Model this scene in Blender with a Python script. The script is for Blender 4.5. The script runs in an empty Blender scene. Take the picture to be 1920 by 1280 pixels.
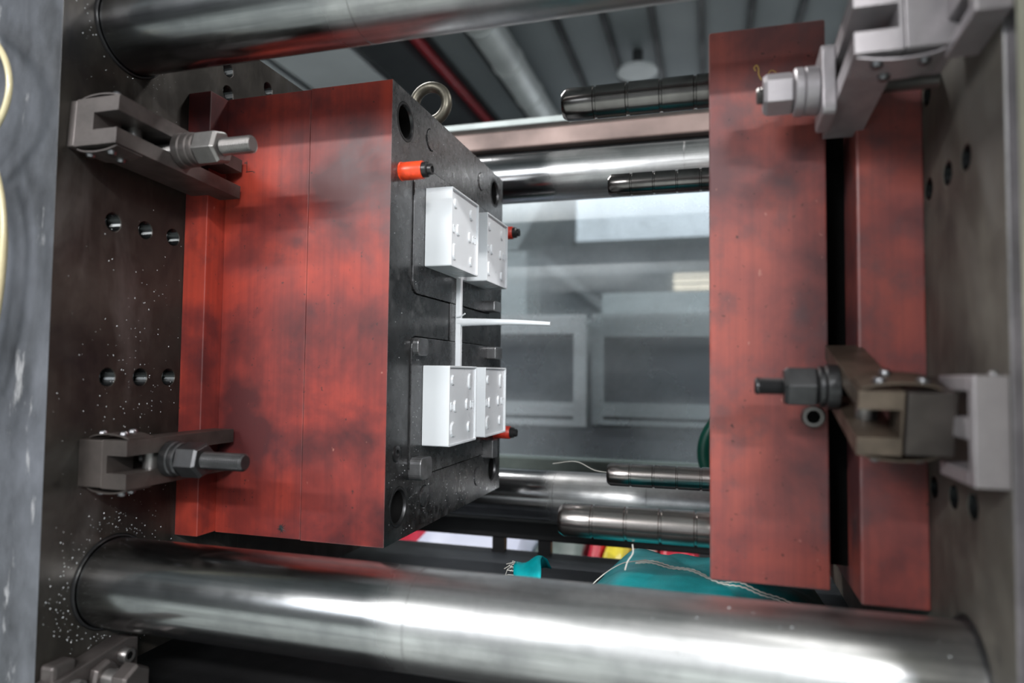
import bpy, bmesh, math, random
from mathutils import Vector, Matrix

random.seed(7)
SC = bpy.context.scene
COL = SC.collection
PI = math.pi
OZ = 1.40            # camera height above the hall floor; builders below use heights measured from the camera

# ------------------------------------------------------------------ camera
cam_d = bpy.data.cameras.new('camera')
cam = bpy.data.objects.new('camera', cam_d)
COL.objects.link(cam)
RX = Vector((0.95915664, 0.2826497, 0.01129991))      # image right in world axes
RY = Vector((-0.00222542, 0.04748515, -0.99886946))   # image down
RZ = Vector((-0.28286673, 0.95804713, 0.04617471))    # viewing direction
cam.matrix_world = Matrix(((RX.x, -RY.x, -RZ.x, 0), (RX.y, -RY.y, -RZ.y, 0), (RX.z, -RY.z, -RZ.z, OZ), (0, 0, 0, 1)))
cam_d.sensor_width = 36.0
cam_d.lens = 23.83
cam_d.clip_start = 0.01
cam_d.clip_end = 100
cam_d.dof.use_dof = True
cam_d.dof.focus_distance = 0.98
cam_d.dof.aperture_fstop = 2.5
SC.camera = cam

# ------------------------------------------------------------------ world, big lights, exposure
world = bpy.data.worlds.new('world')
SC.world = world
world.use_nodes = True
bg = world.node_tree.nodes['Background']
bg.inputs[0].default_value = (0.75, 0.85, 1.0, 1)
bg.inputs[1].default_value = 0.35
SC.view_settings.view_transform = 'Standard'
SC.view_settings.look = 'None'
SC.view_settings.gamma = 1.0
SC.view_settings.use_curve_mapping = False
SC.view_settings.exposure = 0.18
SC.cycles.max_bounces = 7
SC.cycles.diffuse_bounces = 3
SC.cycles.glossy_bounces = 4
SC.cycles.transmission_bounces = 4
SC.cycles.caustics_reflective = False
SC.cycles.caustics_refractive = False


def area(name, loc, target, sx, sy, power, color=(1, 1, 1)):
    d = bpy.data.lights.new(name, 'AREA')
    d.shape = 'RECTANGLE'; d.size = sx; d.size_y = sy; d.energy = power; d.color = color
    o = bpy.data.objects.new(name, d)
    COL.objects.link(o)
    o.location = Vector(loc) + Vector((0, 0, OZ))
    dirv = Vector(target) - Vector(loc)
    o.rotation_euler = dirv.to_track_quat('-Z', 'Y').to_euler()
    return o


# daylight through the two tall windows in the wall behind the camera
area('window_light', (-3.2, -5.85, 1.9), (-3.2, 0, 0.4), 3.0, 2.0, 170, (0.90, 0.95, 1.0))
area('window_light', (3.4, -5.85, 1.9), (3.4, 0, 0.4), 3.0, 2.0, 260, (0.90, 0.95, 1.0))
# hall lamps (their housings are built with the ceiling)
LAMPS = [(-1.9, -3.0, 1.9, 200), (2.1, -3.0, 1.9, 360), (1.3, -0.8, 2.4, 22), (-2.1, 2.1, 2.6, 100), (2.3, 2.1, 2.6, 100)]
for (lx, ly, lz, lp) in LAMPS:
    area('lamp_light', (lx, ly, lz), (lx, ly, 0), 1.5, 0.10 if -2 < ly < 0 else 0.3, lp, (1.0, 0.985, 0.965))

# ------------------------------------------------------------------ materials
def newmat(name):
    m = bpy.data.materials.new(name)
    m.use_nodes = True
    nt = m.node_tree
    b = nt.nodes['Principled BSDF']
    return m, nt, b


class NT:
    """short hand for node building"""
    def __init__(s, nt):
        s.nt = nt
        s.geo = nt.nodes.new('ShaderNodeNewGeometry')

    def link(s, a, b):
        s.nt.links.new(a, b)

    def map(s, scale):
        n = s.nt.nodes.new('ShaderNodeMapping')
        n.inputs['Scale'].default_value = scale
        s.link(s.geo.outputs['Position'], n.inputs['Vector'])
        return n.outputs[0]

    def noise(s, scale, detail=4, rough=0.55, vec=None, dist=0.0):
        n = s.nt.nodes.new('ShaderNodeTexNoise')
        n.inputs['Scale'].default_value = scale
        n.inputs['Detail'].default_value = detail
        n.inputs['Roughness'].default_value = rough
        n.inputs['Distortion'].default_value = dist
        s.link(vec if vec is not None else s.geo.outputs['Position'], n.inputs['Vector'])
        return n.outputs['Fac']

    def ramp(s, fac, stops):
        n = s.nt.nodes.new('ShaderNodeValToRGB')
        e = n.color_ramp.elements
        while len(e) < len(stops):
            e.new(0.5)
        for el, (p, c) in zip(e, stops):
            el.position = p
            el.color = (c, c, c, 1) if not hasattr(c, '__len__') else (c[0], c[1], c[2], 1)
        s.link(fac, n.inputs[0])
        return n.outputs[0]

    def mix(s, fac, a, b, mode='MIX'):
        n = s.nt.nodes.new('ShaderNodeMix')
        n.data_type = 'RGBA'; n.blend_type = mode
        for i, v in ((0, fac), (6, a), (7, b)):
            if hasattr(v, 'is_linked') or isinstance(v, bpy.types.NodeSocket):
                s.link(v, n.inputs[i])
            elif i == 0:
                n.inputs[0].default_value = v
            else:
                n.inputs[i].default_value = (v[0], v[1], v[2], 1)
        return n.outputs[2]

    def bump(s, h, strength, dist, b):
        n = s.nt.nodes.new('ShaderNodeBump')
        n.inputs['Strength'].default_value = strength
        n.inputs['Distance'].default_value = dist
        s.link(h, n.inputs['Height'])
        s.link(n.outputs[0], b.inputs['Normal'])

    def xramp(s, x0, x1, a, b, wob=0.0):
        """value from a to b between world x0 and x1, edge wobbling with noise"""
        sep = s.nt.nodes.new('ShaderNodeSeparateXYZ')
        s.link(s.geo.outputs['Position'], sep.inputs[0])
        v = sep.outputs[0]
        if wob:
            nz = s.noise(9, 3)
            m = s.nt.nodes.new('ShaderNodeMath'); m.operation = 'MULTIPLY_ADD'
            s.link(nz, m.inputs[0]); m.inputs[1].default_value = wob; s.link(v, m.inputs[2])
            v = m.outputs[0]
        r = s.nt.nodes.new('ShaderNodeMapRange')
        r.inputs[1].default_value = x0; r.inputs[2].default_value = x1
        r.inputs[3].default_value = a; r.inputs[4].default_value = b
        s.link(v, r.inputs[0])
        return r.outputs[0]


def plain(name, col, rough=0.5, metal=0.0, vary=0.25, vscale=14, bump=0.0, bscale=200, coat=0.0):
    m, nt, b = newmat(name)
    t = NT(nt)
    n = t.noise(vscale, 5)
    lo = tuple(c * (1 - vary) for c in col); hi = tuple(min(1, c * (1 + vary)) for c in col)
    t.link(t.ramp(n, [(0.3, lo), (0.7, hi)]), b.inputs['Base Color'])
    t.link(t.ramp(n, [(0.3, min(1, rough * 1.15)), (0.7, rough * 0.85)]), b.inputs['Roughness'])
    b.inputs['Metallic'].default_value = metal
    b.inputs['Coat Weight'].default_value = coat
    if bump:
        t.bump(t.noise(bscale, 3), bump, 0.001, b)
    return m


def red_paint(name, bright, mid, dark, smoke, seed=0.0, wear_glint_max=0.55):
    m, nt, b = newmat(name)
    t = NT(nt)
    n1 = t.noise(7 + seed, 5, 0.55, dist=0.25)
    c = t.ramp(n1, [(0.36, dark), (0.49, mid), (0.63, bright)])
    st = t.noise(1.0, 4, 0.6, vec=t.map((160, 160, 5)))
    c = t.mix(t.ramp(st, [(0.42, 0.0), (0.75, 0.35)]), c, dark)
    n2 = t.noise(15 + seed, 5, 0.6)
    c = t.mix(t.ramp(n2, [(0.50, 0.0), (0.74, 0.85)]), c, smoke)
    sp = t.noise(170, 2, 0.5)
    c = t.mix(t.ramp(sp, [(0.70, 0.0), (0.76, 0.8)]), c, (0.03, 0.015, 0.015))
    sp2 = t.noise(120, 2, 0.5, vec=t.map((1, 1, 0.6)))
    c = t.mix(t.ramp(sp2, [(0.74, 0.0), (0.78, 0.5)]), c, (0.45, 0.20, 0.16))
    bv = nt.nodes.new('ShaderNodeBevel'); bv.samples = 4; bv.inputs['Radius'].default_value = 0.0016
    dt = nt.nodes.new('ShaderNodeVectorMath'); dt.operation = 'DOT_PRODUCT'
    t.link(bv.outputs[0], dt.inputs[0]); t.link(t.geo.outputs['Normal'], dt.inputs[1])
    wear_glint = t.mix(t.ramp(dt.outputs['Value'], [(0.90, 1.0), (0.975, 0.0)]), (0, 0, 0), t.ramp(t.noise(35, 4), [(0.38, 0.03), (0.6, wear_glint_max)]))
    c = t.mix(wear_glint, c, (0.40, 0.38, 0.37))  # pale edges: bare metal plus edge highlights put into the colour
    t.link(c, b.inputs['Base Color'])
    t.link(t.ramp(n2, [(0.3, 0.48), (0.7, 0.36)]), b.inputs['Roughness'])
    b.inputs['Specular IOR Level'].default_value = 0.38
    t.bump(st, 0.12, 0.0006, b)
    return m


def bar_steel(name, xs, film, k=1.0):
    """ground steel bar; left of xs it carries an old oil film"""
    m, nt, b = newmat(name)
    t = NT(nt)
    st = t.noise(1.0, 5, 0.65, vec=t.map((3, 90, 90)))
    bl = t.noise(16, 5, 0.6)
    c = t.ramp(st, [(0.28, 0.30 * k), (0.5, 0.58 * k), (0.75, 0.76 * k)])
    c = t.mix(t.ramp(bl, [(0.44, 0.0), (0.70, 0.65)]), c, (0.24, 0.24, 0.25))
    f = t.xramp(xs - 0.03, xs + 0.004, 1.0, 0.0, wob=0.03)
    c = t.mix(f, c, t.mix(film, c, (0.085, 0.092, 0.105)))
    t.link(c, b.inputs['Base Color'])
    b.inputs['Metallic'].default_value = 1.0
    r = t.ramp(bl, [(0.35, 0.30), (0.75, 0.44)])
    r2 = t.ramp(bl, [(0.35, 0.16), (0.75, 0.26)])
    t.link(t.mix(f, r, r2), b.inputs['Roughness'])
    t.bump(st, 0.10, 0.0004, b)
    return m


def platen_metal(name, col, rough):
    m, nt, b = newmat(name)
    t = NT(nt)
    n = t.noise(9, 6, 0.62, dist=0.3)
    n2 = t.noise(60, 4, 0.6, vec=t.map((1, 1, 0.35)))
    n3 = t.noise(4.5, 5, 0.6, vec=t.map((1, 1.6, 0.8)), dist=0.8)
    c = t.ramp(n, [(0.3, tuple(x * 0.45 for x in col)), (0.7, tuple(x * 1.5 for x in col))])
    c = t.mix(t.ramp(n2, [(0.5, 0.0), (0.75, 0.4)]), c, tuple(min(1, x * 2.0) for x in col))
    c = t.mix(t.ramp(n3, [(0.52, 0.0), (0.70, 0.55)]), c, (0.13, 0.125, 0.12))
    c = t.mix(t.ramp(n3, [(0.30, 0.8), (0.44, 0.0)]), c, (0.008, 0.008, 0.010))
    t.link(c, b.inputs['Base Color'])
    b.inputs['Metallic'].default_value = 0.55
    t.link(t.ramp(n, [(0.3, rough * 0.8), (0.7, rough * 1.2)]), b.inputs['Roughness'])
    t.bump(n2, 0.08, 0.0006, b)
    return m


def chipped_paint(name, col, chip, rough=0.42):
    m, nt, b = newmat(name)
    t = NT(nt)
    n = t.noise(11, 7, 0.65, vec=t.map((1, 1, 0.5)))
    s = t.noise(45, 5, 0.65, vec=t.map((1, 1, 0.25)))
    c = t.ramp(n, [(0.32, tuple(x * 0.3 for x in col)), (0.68, tuple(x * 2.0 for x in col))])
    c = t.mix(t.ramp(s, [(0.62, 0.0), (0.70, 0.8)]), c, chip)
    t.link(c, b.inputs['Base Color'])
    t.link(t.ramp(n, [(0.3, rough), (0.7, rough * 0.75)]), b.inputs['Roughness'])
    t.bump(n, 0.35, 0.004, b)
    return m


def mould_steel(name, col, scuff, rough, upper_col=None):
    """dark tool steel with rubbed bright scuffs"""
    m, nt, b = newmat(name)
    t = NT(nt)
    n = t.noise(18, 7, 0.65)
    n2 = t.noise(48, 6, 0.72)
    c = t.ramp(n, [(0.35, tuple(x * 0.5 for x in col)), (0.68, tuple(x * 1.5 for x in col))])
    pt = t.noise(7, 4, 0.6)
    if upper_col:  # colour shifts with height, paler towards the top
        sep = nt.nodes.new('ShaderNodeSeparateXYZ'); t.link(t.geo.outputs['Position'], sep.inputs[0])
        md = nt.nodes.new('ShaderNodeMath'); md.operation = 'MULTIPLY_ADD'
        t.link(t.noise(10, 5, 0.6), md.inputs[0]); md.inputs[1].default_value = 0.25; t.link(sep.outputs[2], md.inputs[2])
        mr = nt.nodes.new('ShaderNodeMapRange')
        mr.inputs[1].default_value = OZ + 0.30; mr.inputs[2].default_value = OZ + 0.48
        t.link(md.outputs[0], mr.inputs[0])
        fine = t.ramp(t.noise(130, 4, 0.7), [(0.35, tuple(x * 0.6 for x in upper_col)), (0.7, tuple(x * 1.4 for x in upper_col))])
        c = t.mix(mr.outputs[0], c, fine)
    c = t.mix(t.mix(t.ramp(pt, [(0.42, 0.0), (0.62, 1.0)]), (0, 0, 0), t.ramp(n2, [(0.48, 0.0), (0.74, 0.55)])), c, scuff)
    t.link(c, b.inputs['Base Color'])
    b.inputs['Metallic'].default_value = 0.6
    t.link(t.ramp(n2, [(0.35, rough * 0.75), (0.7, rough * 1.35)]), b.inputs['Roughness'])
    t.bump(n2, 0.10, 0.0006, b)
    return m


M = {}
M['red'] = red_paint('red_paint_worn', (0.355, 0.044, 0.027), (0.19, 0.028, 0.023), (0.065, 0.014, 0.015), (0.040, 0.018, 0.022), 0.0, 0.22)
M['red2'] = red_paint('red_paint_sheen', (0.33, 0.078, 0.060), (0.22, 0.058, 0.052), (0.10, 0.036, 0.038), (0.085, 0.055, 0.06), 1.3)  # pinkish sheen of the right mould put into its red
M['bar_a'] = bar_steel('bar_steel_upper', -0.357, 0.45, 0.8)
M['bar_b'] = bar_steel('bar_steel_lower', -0.278, 0.40)
M['bar_c'] = bar_steel('bar_steel_rear', -0.286, 0.55)
M['platen'] = platen_metal('platen_metal', (0.036, 0.032, 0.028), 0.40)
M['platen_r'] = platen_metal('platen_metal_pale', (0.085, 0.078, 0.066), 0.6)
M['platen_r'].node_tree.nodes['Principled BSDF'].inputs['Metallic'].default_value = 0.15
M['edge_paint'] = chipped_paint('platen_edge_paint', (0.06, 0.063, 0.072), (0.30, 0.30, 0.31), 0.36)
M['edge_red'] = chipped_paint('platen_edge_worn', (0.14, 0.13, 0.14), (0.30, 0.08, 0.10))
M['tool'] = mould_steel('tool_steel', (0.036, 0.036, 0.037), (0.30, 0.30, 0.305), 0.30, (0.16, 0.16, 0.165))
M['insert'] = mould_steel('insert_steel', (0.060, 0.060, 0.062), (0.38, 0.38, 0.39), 0.28, (0.15, 0.15, 0.155))
M['bolt'] = plain('black_oxide', (0.045, 0.045, 0.047), 0.36, 0.75, 0.3, 40)
M['bolt_grey'] = plain('grey_bolt_steel', (0.21, 0.20, 0.195), 0.34, 0.8, 0.25, 40)
M['clamp'] = plain('clamp_steel', (0.095, 0.083, 0.080), 0.40, 0.6, 0.35, 28, 0.15, 300)
M['clamp_dark'] = plain('clamp_steel_dark', (0.062, 0.052, 0.048), 0.42, 0.55, 0.35, 28, 0.15, 300)
M['clamp_rust'] = plain('clamp_steel_rusty', (0.085, 0.064, 0.048), 0.45, 0.45, 0.45, 30, 0.2, 300)
M['clamp_pale'] = plain('clamp_steel_pale', (0.33, 0.305, 0.32), 0.42, 0.45, 0.15, 28, 0.1, 300)
M['key'] = plain('interlock_steel', (0.20, 0.20, 0.205), 0.30, 0.7, 0.35, 60)
M['rivet'] = plain('rivet_steel', (0.17, 0.17, 0.18), 0.34, 1.0, 0.2, 60)
M['pin'] = plain('guide_pin_steel', (0.36, 0.33, 0.315), 0.24, 1.0, 0.25, 25)
M['pin_dark'] = plain('guide_pin_dark_reflect', (0.16, 0.15, 0.145), 0.20, 1.0, 0.3, 25)  # upper pins: reflection of the dark ceiling put into the colour
M['black'] = plain('black_paint', (0.012, 0.012, 0.013), 0.5, 0.0, 0.3, 20)
m, nt, b = newmat('recess_shade')  # near-black: shade of bores and gaps put into the colour
t = NT(nt)
t.link(t.ramp(t.noise(30, 2), [(0.3, 0.003), (0.7, 0.006)]), b.inputs['Base Color'])
b.inputs['Roughness'].default_value = 0.9
b.inputs['Specular IOR Level'].default_value = 0.05
M['void'] = m
M['hole'] = plain('oily_hole', (0.02, 0.022, 0.023), 0.25, 0.7, 0.4, 60)
M['white'] = plain('white_plastic', (0.74, 0.77, 0.80), 0.30, 0.0, 0.02, 10)
M['white'].node_tree.nodes['Principled BSDF'].inputs['Subsurface Weight'].default_value = 0.12
M['white'].node_tree.nodes['Principled BSDF'].inputs['Subsurface Radius'].default_value = (0.004, 0.004, 0.004)
M['orange'] = plain('orange_plastic', (0.78, 0.065, 0.018), 0.35, 0.0, 0.25, 160)
M['orange_dark'] = plain('dark_red_plastic', (0.45, 0.03, 0.015), 0.4, 0.0, 0.3, 160)
M['rubber'] = plain('black_rubber', (0.015, 0.015, 0.016), 0.35, 0.0, 0.2, 50)
M['eye'] = plain('eyebolt_steel', (0.085, 0.078, 0.062), 0.45, 0.8, 0.35, 60)
M['hose'] = plain('hose_cream', (0.55, 0.48, 0.30), 0.3, 0.0, 0.15, 20, coat=0.3)
M['teal'] = plain('teal_woven_sack', (0.0, 0.36, 0.40), 0.38, 0.0, 0.22, 30, 0.5, 500)
M['thread'] = plain('white_thread', (0.62, 0.60, 0.55), 0.7, 0.0, 0.1, 60)
M['rail_grey'] = plain('guard_rail_grey', (0.50, 0.55, 0.54), 0.42, 0.2, 0.12, 8)
M['rail_brown'] = plain('guard_beam_brown', (0.26, 0.185, 0.165), 0.42, 0.3, 0.45, 5)
M['sill'] = plain('guard_sill', (0.22, 0.26, 0.24), 0.45, 0.3, 0.3, 9)
M['cream'] = plain('cream_paint', (0.42, 0.42, 0.33), 0.5, 0.0, 0.15, 8)
M['mach_white'] = plain('machine_white', (0.72, 0.75, 0.76), 0.5, 0.0, 0.06, 3)
M['mach_grey'] = plain('machine_grey', (0.36, 0.40, 0.41), 0.5, 0.0, 0.08, 3)
M['mach_dark'] = plain('machine_dark', (0.10, 0.11, 0.125), 0.5, 0.0, 0.2, 4)
M['mach_glass'] = plain('dark_window', (0.06, 0.065, 0.075), 0.25, 0.0, 0.4, 2)
M['ceil'] = plain('ceiling_sheet', (0.26, 0.285, 0.295), 0.6, 0.0, 0.1, 0.8)
M['rib'] = plain('ceiling_rib', (0.022, 0.024, 0.026), 0.6, 0.0, 0.2, 3)
M['duct'] = plain('duct_zinc', (0.72, 0.74, 0.73), 0.45, 0.2, 0.2, 2)
M['beam'] = plain('roof_beam', (0.82, 0.84, 0.86), 0.55, 0.0, 0.1, 1)
M['beam_dark'] = plain('roof_beam_dark', (0.035, 0.038, 0.042), 0.6, 0.0, 0.2, 1)
M['redpipe'] = plain('red_pipe', (0.42, 0.008, 0.02), 0.4, 0.0, 0.15, 3)
M['wall'] = plain('hall_wall', (0.42, 0.45, 0.47), 0.7, 0.0, 0.06, 0.7)
M['wall_d'] = plain('hall_wall_dark', (0.20, 0.215, 0.225), 0.7, 0.0, 0.06, 0.7)
M['floor'] = plain('hall_floor', (0.30, 0.33, 0.32), 0.45, 0.0, 0.25, 1.2)
M['green'] = plain('dark_green', (0.0, 0.06, 0.04), 0.45, 0.0, 0.3, 8)
M['chalk'] = plain('yellow_chalk', (0.62, 0.40, 0.10), 0.7, 0.0, 0.2, 60)
M['lilac'] = plain('pale_sheet', (0.62, 0.66, 0.82), 0.45, 0.0, 0.08, 6)
M['pack_red'] = plain('pack_red', (0.60, 0.02, 0.05), 0.4, 0.0, 0.15, 20)
M['pack_yellow'] = plain('pack_yellow', (0.75, 0.62, 0.05), 0.4, 0.0, 0.15, 20)
M['pack_pale'] = plain('pack_pale', (0.60, 0.52, 0.48), 0.5, 0.0, 0.15, 20)
M['pack_grey'] = plain('pack_grey_green', (0.13, 0.17, 0.16), 0.5, 0.0, 0.3, 12)
M['lamp_white'] = plain('lamp_enamel', (0.70, 0.72, 0.72), 0.4, 0.0, 0.05, 5)


def emit(name, col, strength):
    m, nt, b = newmat(name)
    b.inputs['Base Color'].default_value = (col[0], col[1], col[2], 1)
    b.inputs['Emission Color'].default_value = (col[0], col[1], col[2], 1)
    b.inputs['Emission Strength'].default_value = strength
    t = NT(nt)
    n = t.noise(2.0, 2)
    t.link(t.ramp(n, [(0.3, tuple(c * 0.9 for c in col)), (0.7, col)]), b.inputs['Emission Color'])
    return m


M['day'] = emit('daylight_glass', (0.88, 0.94, 1.0), 1.5)
M['warm'] = emit('warm_lit_window', (1.0, 0.86, 0.68), 1.8)
M['tube'] = emit('lamp_tube', (1.0, 0.98, 0.95), 3.0)

# scratched clear guard pane: mostly see-through, a milky veil of scratches, a weak gloss
m, nt, b = newmat('guard_pane')
t = NT(nt)
out = nt.nodes['Material Output']
tr = nt.nodes.new('ShaderNodeBsdfTransparent'); tr.inputs[0].default_value = (0.86, 0.90, 0.92, 1)
b.inputs['Base Color'].default_value = (0.62, 0.67, 0.70, 1)
b.inputs['Roughness'].default_value = 0.22
mx = nt.nodes.new('ShaderNodeMixShader')
t.link(t.ramp(t.noise(4.5, 6, 0.65), [(0.35, 0.26), (0.7, 0.48)]), mx.inputs[0])
t.link(tr.outputs[0], mx.inputs[1]); t.link(b.outputs[0], mx.inputs[2])
t.link(mx.outputs[0], out.inputs['Surface'])
M['pane'] = m

# ------------------------------------------------------------------ mesh helpers (coordinates relative to the camera)
def B():
    return bmesh.new()


def box(bm, x0, x1, y0, y1, z0, z1):
    v = [bm.verts.new((x, y, z)) for x in (x0, x1) for y in (y0, y1) for z in (z0, z1)]
    for f in ((0, 1, 3, 2), (4, 6, 7, 5), (0, 4, 5, 1), (2, 3, 7, 6), (0, 2, 6, 4), (1, 5, 7, 3)):
        bm.faces.new([v[i] for i in f])
    return v


def frame_of(d):
    d = Vector(d).normalized()
    a = Vector((0, 0, 1)) if abs(d.z) < 0.9 else Vector((0, 1, 0))
    u = d.cross(a).normalized()
    return d, u, d.cross(u)


def lathe(bm, o, d, prof, seg=32, capa=True, capb=True, phase=0.0):
    """revolve [(distance along d, radius)...] about the axis o + s d"""
    o = Vector(o); d, u, w = frame_of(d)
    rings = []
    for s, r in prof:
        rings.append([bm.verts.new(o + d * s + (u * math.cos(phase + 2 * PI * k / seg) + w * math.sin(phase + 2 * PI * k / seg)) * r) for k in range(seg)])
    for a, c in zip(rings, rings[1:]):
        for k in range(seg):
            bm.faces.new((a[k], a[(k + 1) % seg], c[(k + 1) % seg], c[k]))
    if capa:
        bm.faces.new(rings[0][::-1])
    if capb:
        bm.faces.new(rings[-1])
    return rings


def prism(bm, poly, ax, a, b):
    """extrude a 2-D outline along axis ax (0,1,2) from a to b; outline uses the other two axes in order"""
    def P(p, s):
        q = list(p); q.insert(ax, s); return q
    va = [bm.verts.new(P(p, a)) for p in poly]
    vb = [bm.verts.new(P(p, b)) for p in poly]
    n = len(poly)
    bm.faces.new(va); bm.faces.new(vb[::-1])
    for k in range(n):
        bm.faces.new((va[k], vb[k], vb[(k + 1) % n], va[(k + 1) % n]))


def tube(bm, pts, r, seg=12, closed=False):
    pts = [Vector(p) for p in pts]
    n = len(pts); rings = []
    prev = None
    for i, p in enumerate(pts):
        if closed:
            tg = pts[(i + 1) % n] - pts[i - 1]
        else:
            tg = pts[min(i + 1, n - 1)] - pts[max(i - 1, 0)]
        tg.normalize()
        if prev is None:
            _, u, w = frame_of(tg)
        else:
            u = (prev - tg * prev.dot(tg)).normalized(); w = tg.cross(u)
        prev = u
        rr = r[i] if hasattr(r, '__len__') else r
        rings.append([bm.verts.new(p + (u * math.cos(2 * PI * k / seg) + w * math.sin(2 * PI * k / seg)) * rr) for k in range(seg)])
    m_ = n if closed else n - 1
    for i in range(m_):
        a, c = rings[i], rings[(i + 1) % n]
        for k in range(seg):
            bm.faces.new((a[k], a[(k + 1) % seg], c[(k + 1) % seg], c[k]))
    if not closed:
        bm.faces.new(rings[0][::-1]); bm.faces.new(rings[-1])


def spline(pts, n=8):
    """Catmull-Rom through points"""
    P = [Vector(p) for p in pts]
    P = [P[0] * 2 - P[1]] + P + [P[-1] * 2 - P[-2]]
    out = []
    for i in range(1, len(P) - 2):
        for k in range(n):
            s = k / n
            a, b_, c, d = P[i - 1], P[i], P[i + 1], P[i + 2]
            out.append(0.5 * ((2 * b_) + (c - a) * s + (2 * a - 5 * b_ + 4 * c - d) * s * s + (3 * b_ - a - 3 * c + d) * s ** 3))
    out.append(P[-2])
    return out


def oval(cx, cy, w, h, n=6):
    """upright slot outline (stadium)"""
    r = w / 2; L = max(h / 2 - r, 0.0001)
    pts = []
    for k in range(n + 1):
        a = PI * k / n
        pts.append((cx + r * math.cos(a), cy + L + r * math.sin(a)))
    for k in range(n + 1):
        a = PI + PI * k / n
        pts.append((cx + r * math.cos(a), cy - L + r * math.sin(a)))
    return pts


def rrect(x0, x1, y0, y1, r, n=4):
    pts = []
    for cx, cy, a0 in ((x1 - r, y1 - r, 0), (x0 + r, y1 - r, PI / 2), (x0 + r, y0 + r, PI), (x1 - r, y0 + r, 1.5 * PI)):
        for k in range(n + 1):
            a = a0 + PI / 2 * k / n
            pts.append((cx + r * math.cos(a), cy + r * math.sin(a)))
    return pts


def obj(name, bm, mat, parent=None, smooth=False, bevel=0.0, seg=2, origin=None):
    bmesh.ops.recalc_face_normals(bm, faces=bm.faces)
    o_ = Vector(origin) if origin is not None else (Vector(parent['_o']) if parent is not None else None)
    if o_ is None:
        xs = [v.co for v in bm.verts]
        o_ = Vector(((min(v.x for v in xs) + max(v.x for v in xs)) / 2, (min(v.y for v in xs) + max(v.y for v in xs)) / 2, min(v.z for v in xs)))
    for v in bm.verts:
        v.co -= o_
    me = bpy.data.meshes.new(name)
    bm.to_mesh(me); bm.free()
    o = bpy.data.objects.new(name, me)
    COL.objects.link(o)
    mats = mat if isinstance(mat, (list, tuple)) else [mat]
    for mm in mats:
        me.materials.append(M[mm] if isinstance(mm, str) else mm)
    if parent is not None:
        o.parent = parent
        po = Vector(parent['_o'])
        o.location = o_ - po
    else:
        o.location = o_ + Vector((0, 0, OZ))
    o['_o'] = tuple(o_)
    if smooth:
        for p in me.polygons:
            p.use_smooth = True
        try:
            me.set_sharp_from_angle(angle=math.radians(35))
        except Exception:
            pass
    if bevel:
        bv = o.modifiers.new('bevel', 'BEVEL')
        bv.width = bevel; bv.segments = seg; bv.limit_method = 'ANGLE'; bv.angle_limit = math.radians(40)
    return o


def tag(o, label, cat, group=None, kind=None):
    o['label'] = label
    if cat:
        o['category'] = cat
    if group:
        o['group'] = group
    if kind:
        o['kind'] = kind
    return o


def thing(name, label, cat, loc, group=None):
    e = bpy.data.objects.new(name, None)
    e.empty_display_size = 0.05
    COL.objects.link(e)
    e.location = Vector(loc) + Vector((0, 0, OZ))
    e['_o'] = tuple(loc)
    return tag(e, label, cat, group)


def struct(o, label=None):
    o['kind'] = 'structure'
    if label:
        o['label'] = label
    return o


def cut(o, cutter_bm):
    """subtract the cutter (same coordinates as the builders) from mesh object o"""
    bmesh.ops.recalc_face_normals(cutter_bm, faces=cutter_bm.faces)
    org = Vector(o['_o'])
    for v in cutter_bm.verts:
        v.co -= org
    cm = bpy.data.meshes.new('cutter'); cutter_bm.to_mesh(cm); cutter_bm.free()
    host = bpy.data.objects.new('host', o.data); ct = bpy.data.objects.new('cutter', cm)
    COL.objects.link(host); COL.objects.link(ct)
    md = host.modifiers.new('b', 'BOOLEAN'); md.operation = 'DIFFERENCE'; md.object = ct; md.solver = 'EXACT'
    bpy.context.view_layer.update()
    ev = host.evaluated_get(bpy.context.evaluated_depsgraph_get())
    me = bpy.data.meshes.new_from_object(ev)
    bpy.data.objects.remove(host); bpy.data.objects.remove(ct); bpy.data.meshes.remove(cm)
    me.name = o.name
    o.data = me


def matface(o, fn, idx):
    """give faces whose local normal satisfies fn the material slot idx"""
    for p in o.data.polygons:
        if fn(p.normal):
            p.material_index = idx

# ------------------------------------------------------------------ the hall
bm = B(); box(bm, -9, 9, -6, 9.3, -1.6, -1.4)
struct(obj('floor', bm, 'floor'), 'grey-green factory floor')
bm = B(); box(bm, -9, 9, -6, 9.3, 3.2, 3.3)
ceil = struct(obj('ceiling', bm, 'ceil'), 'dark corrugated sheet ceiling of the hall')
for k in range(-11, 16):
    x = -0.08 + 0.42 * k
    if -2.0 < x < -1.6:
        continue
    bm = B(); box(bm, x - 0.028, x + 0.028, -6, 9, 3.15, 3.2)
    obj('rib', bm, 'rib', ceil)
bm = B(); box(bm, -9, 9, 9.0, 9.2, -1.4, 3.2)
struct(obj('wall_back', bm, 'wall'), 'grey hall wall far behind the machine')
bm = B(); box(bm, -9.2, -9, -6, 9.2, -1.4, 3.2)
struct(obj('wall_left', bm, 'wall_d'))
bm = B(); box(bm, 9, 9.2, -6, 9.2, -1.4, 3.2)
struct(obj('wall_right', bm, 'wall_d'))
bm = B(); box(bm, -9, 9, -6.2, -6.0, -1.4, 3.2)
struct(obj('wall_front', bm, 'wall_d'))
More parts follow.
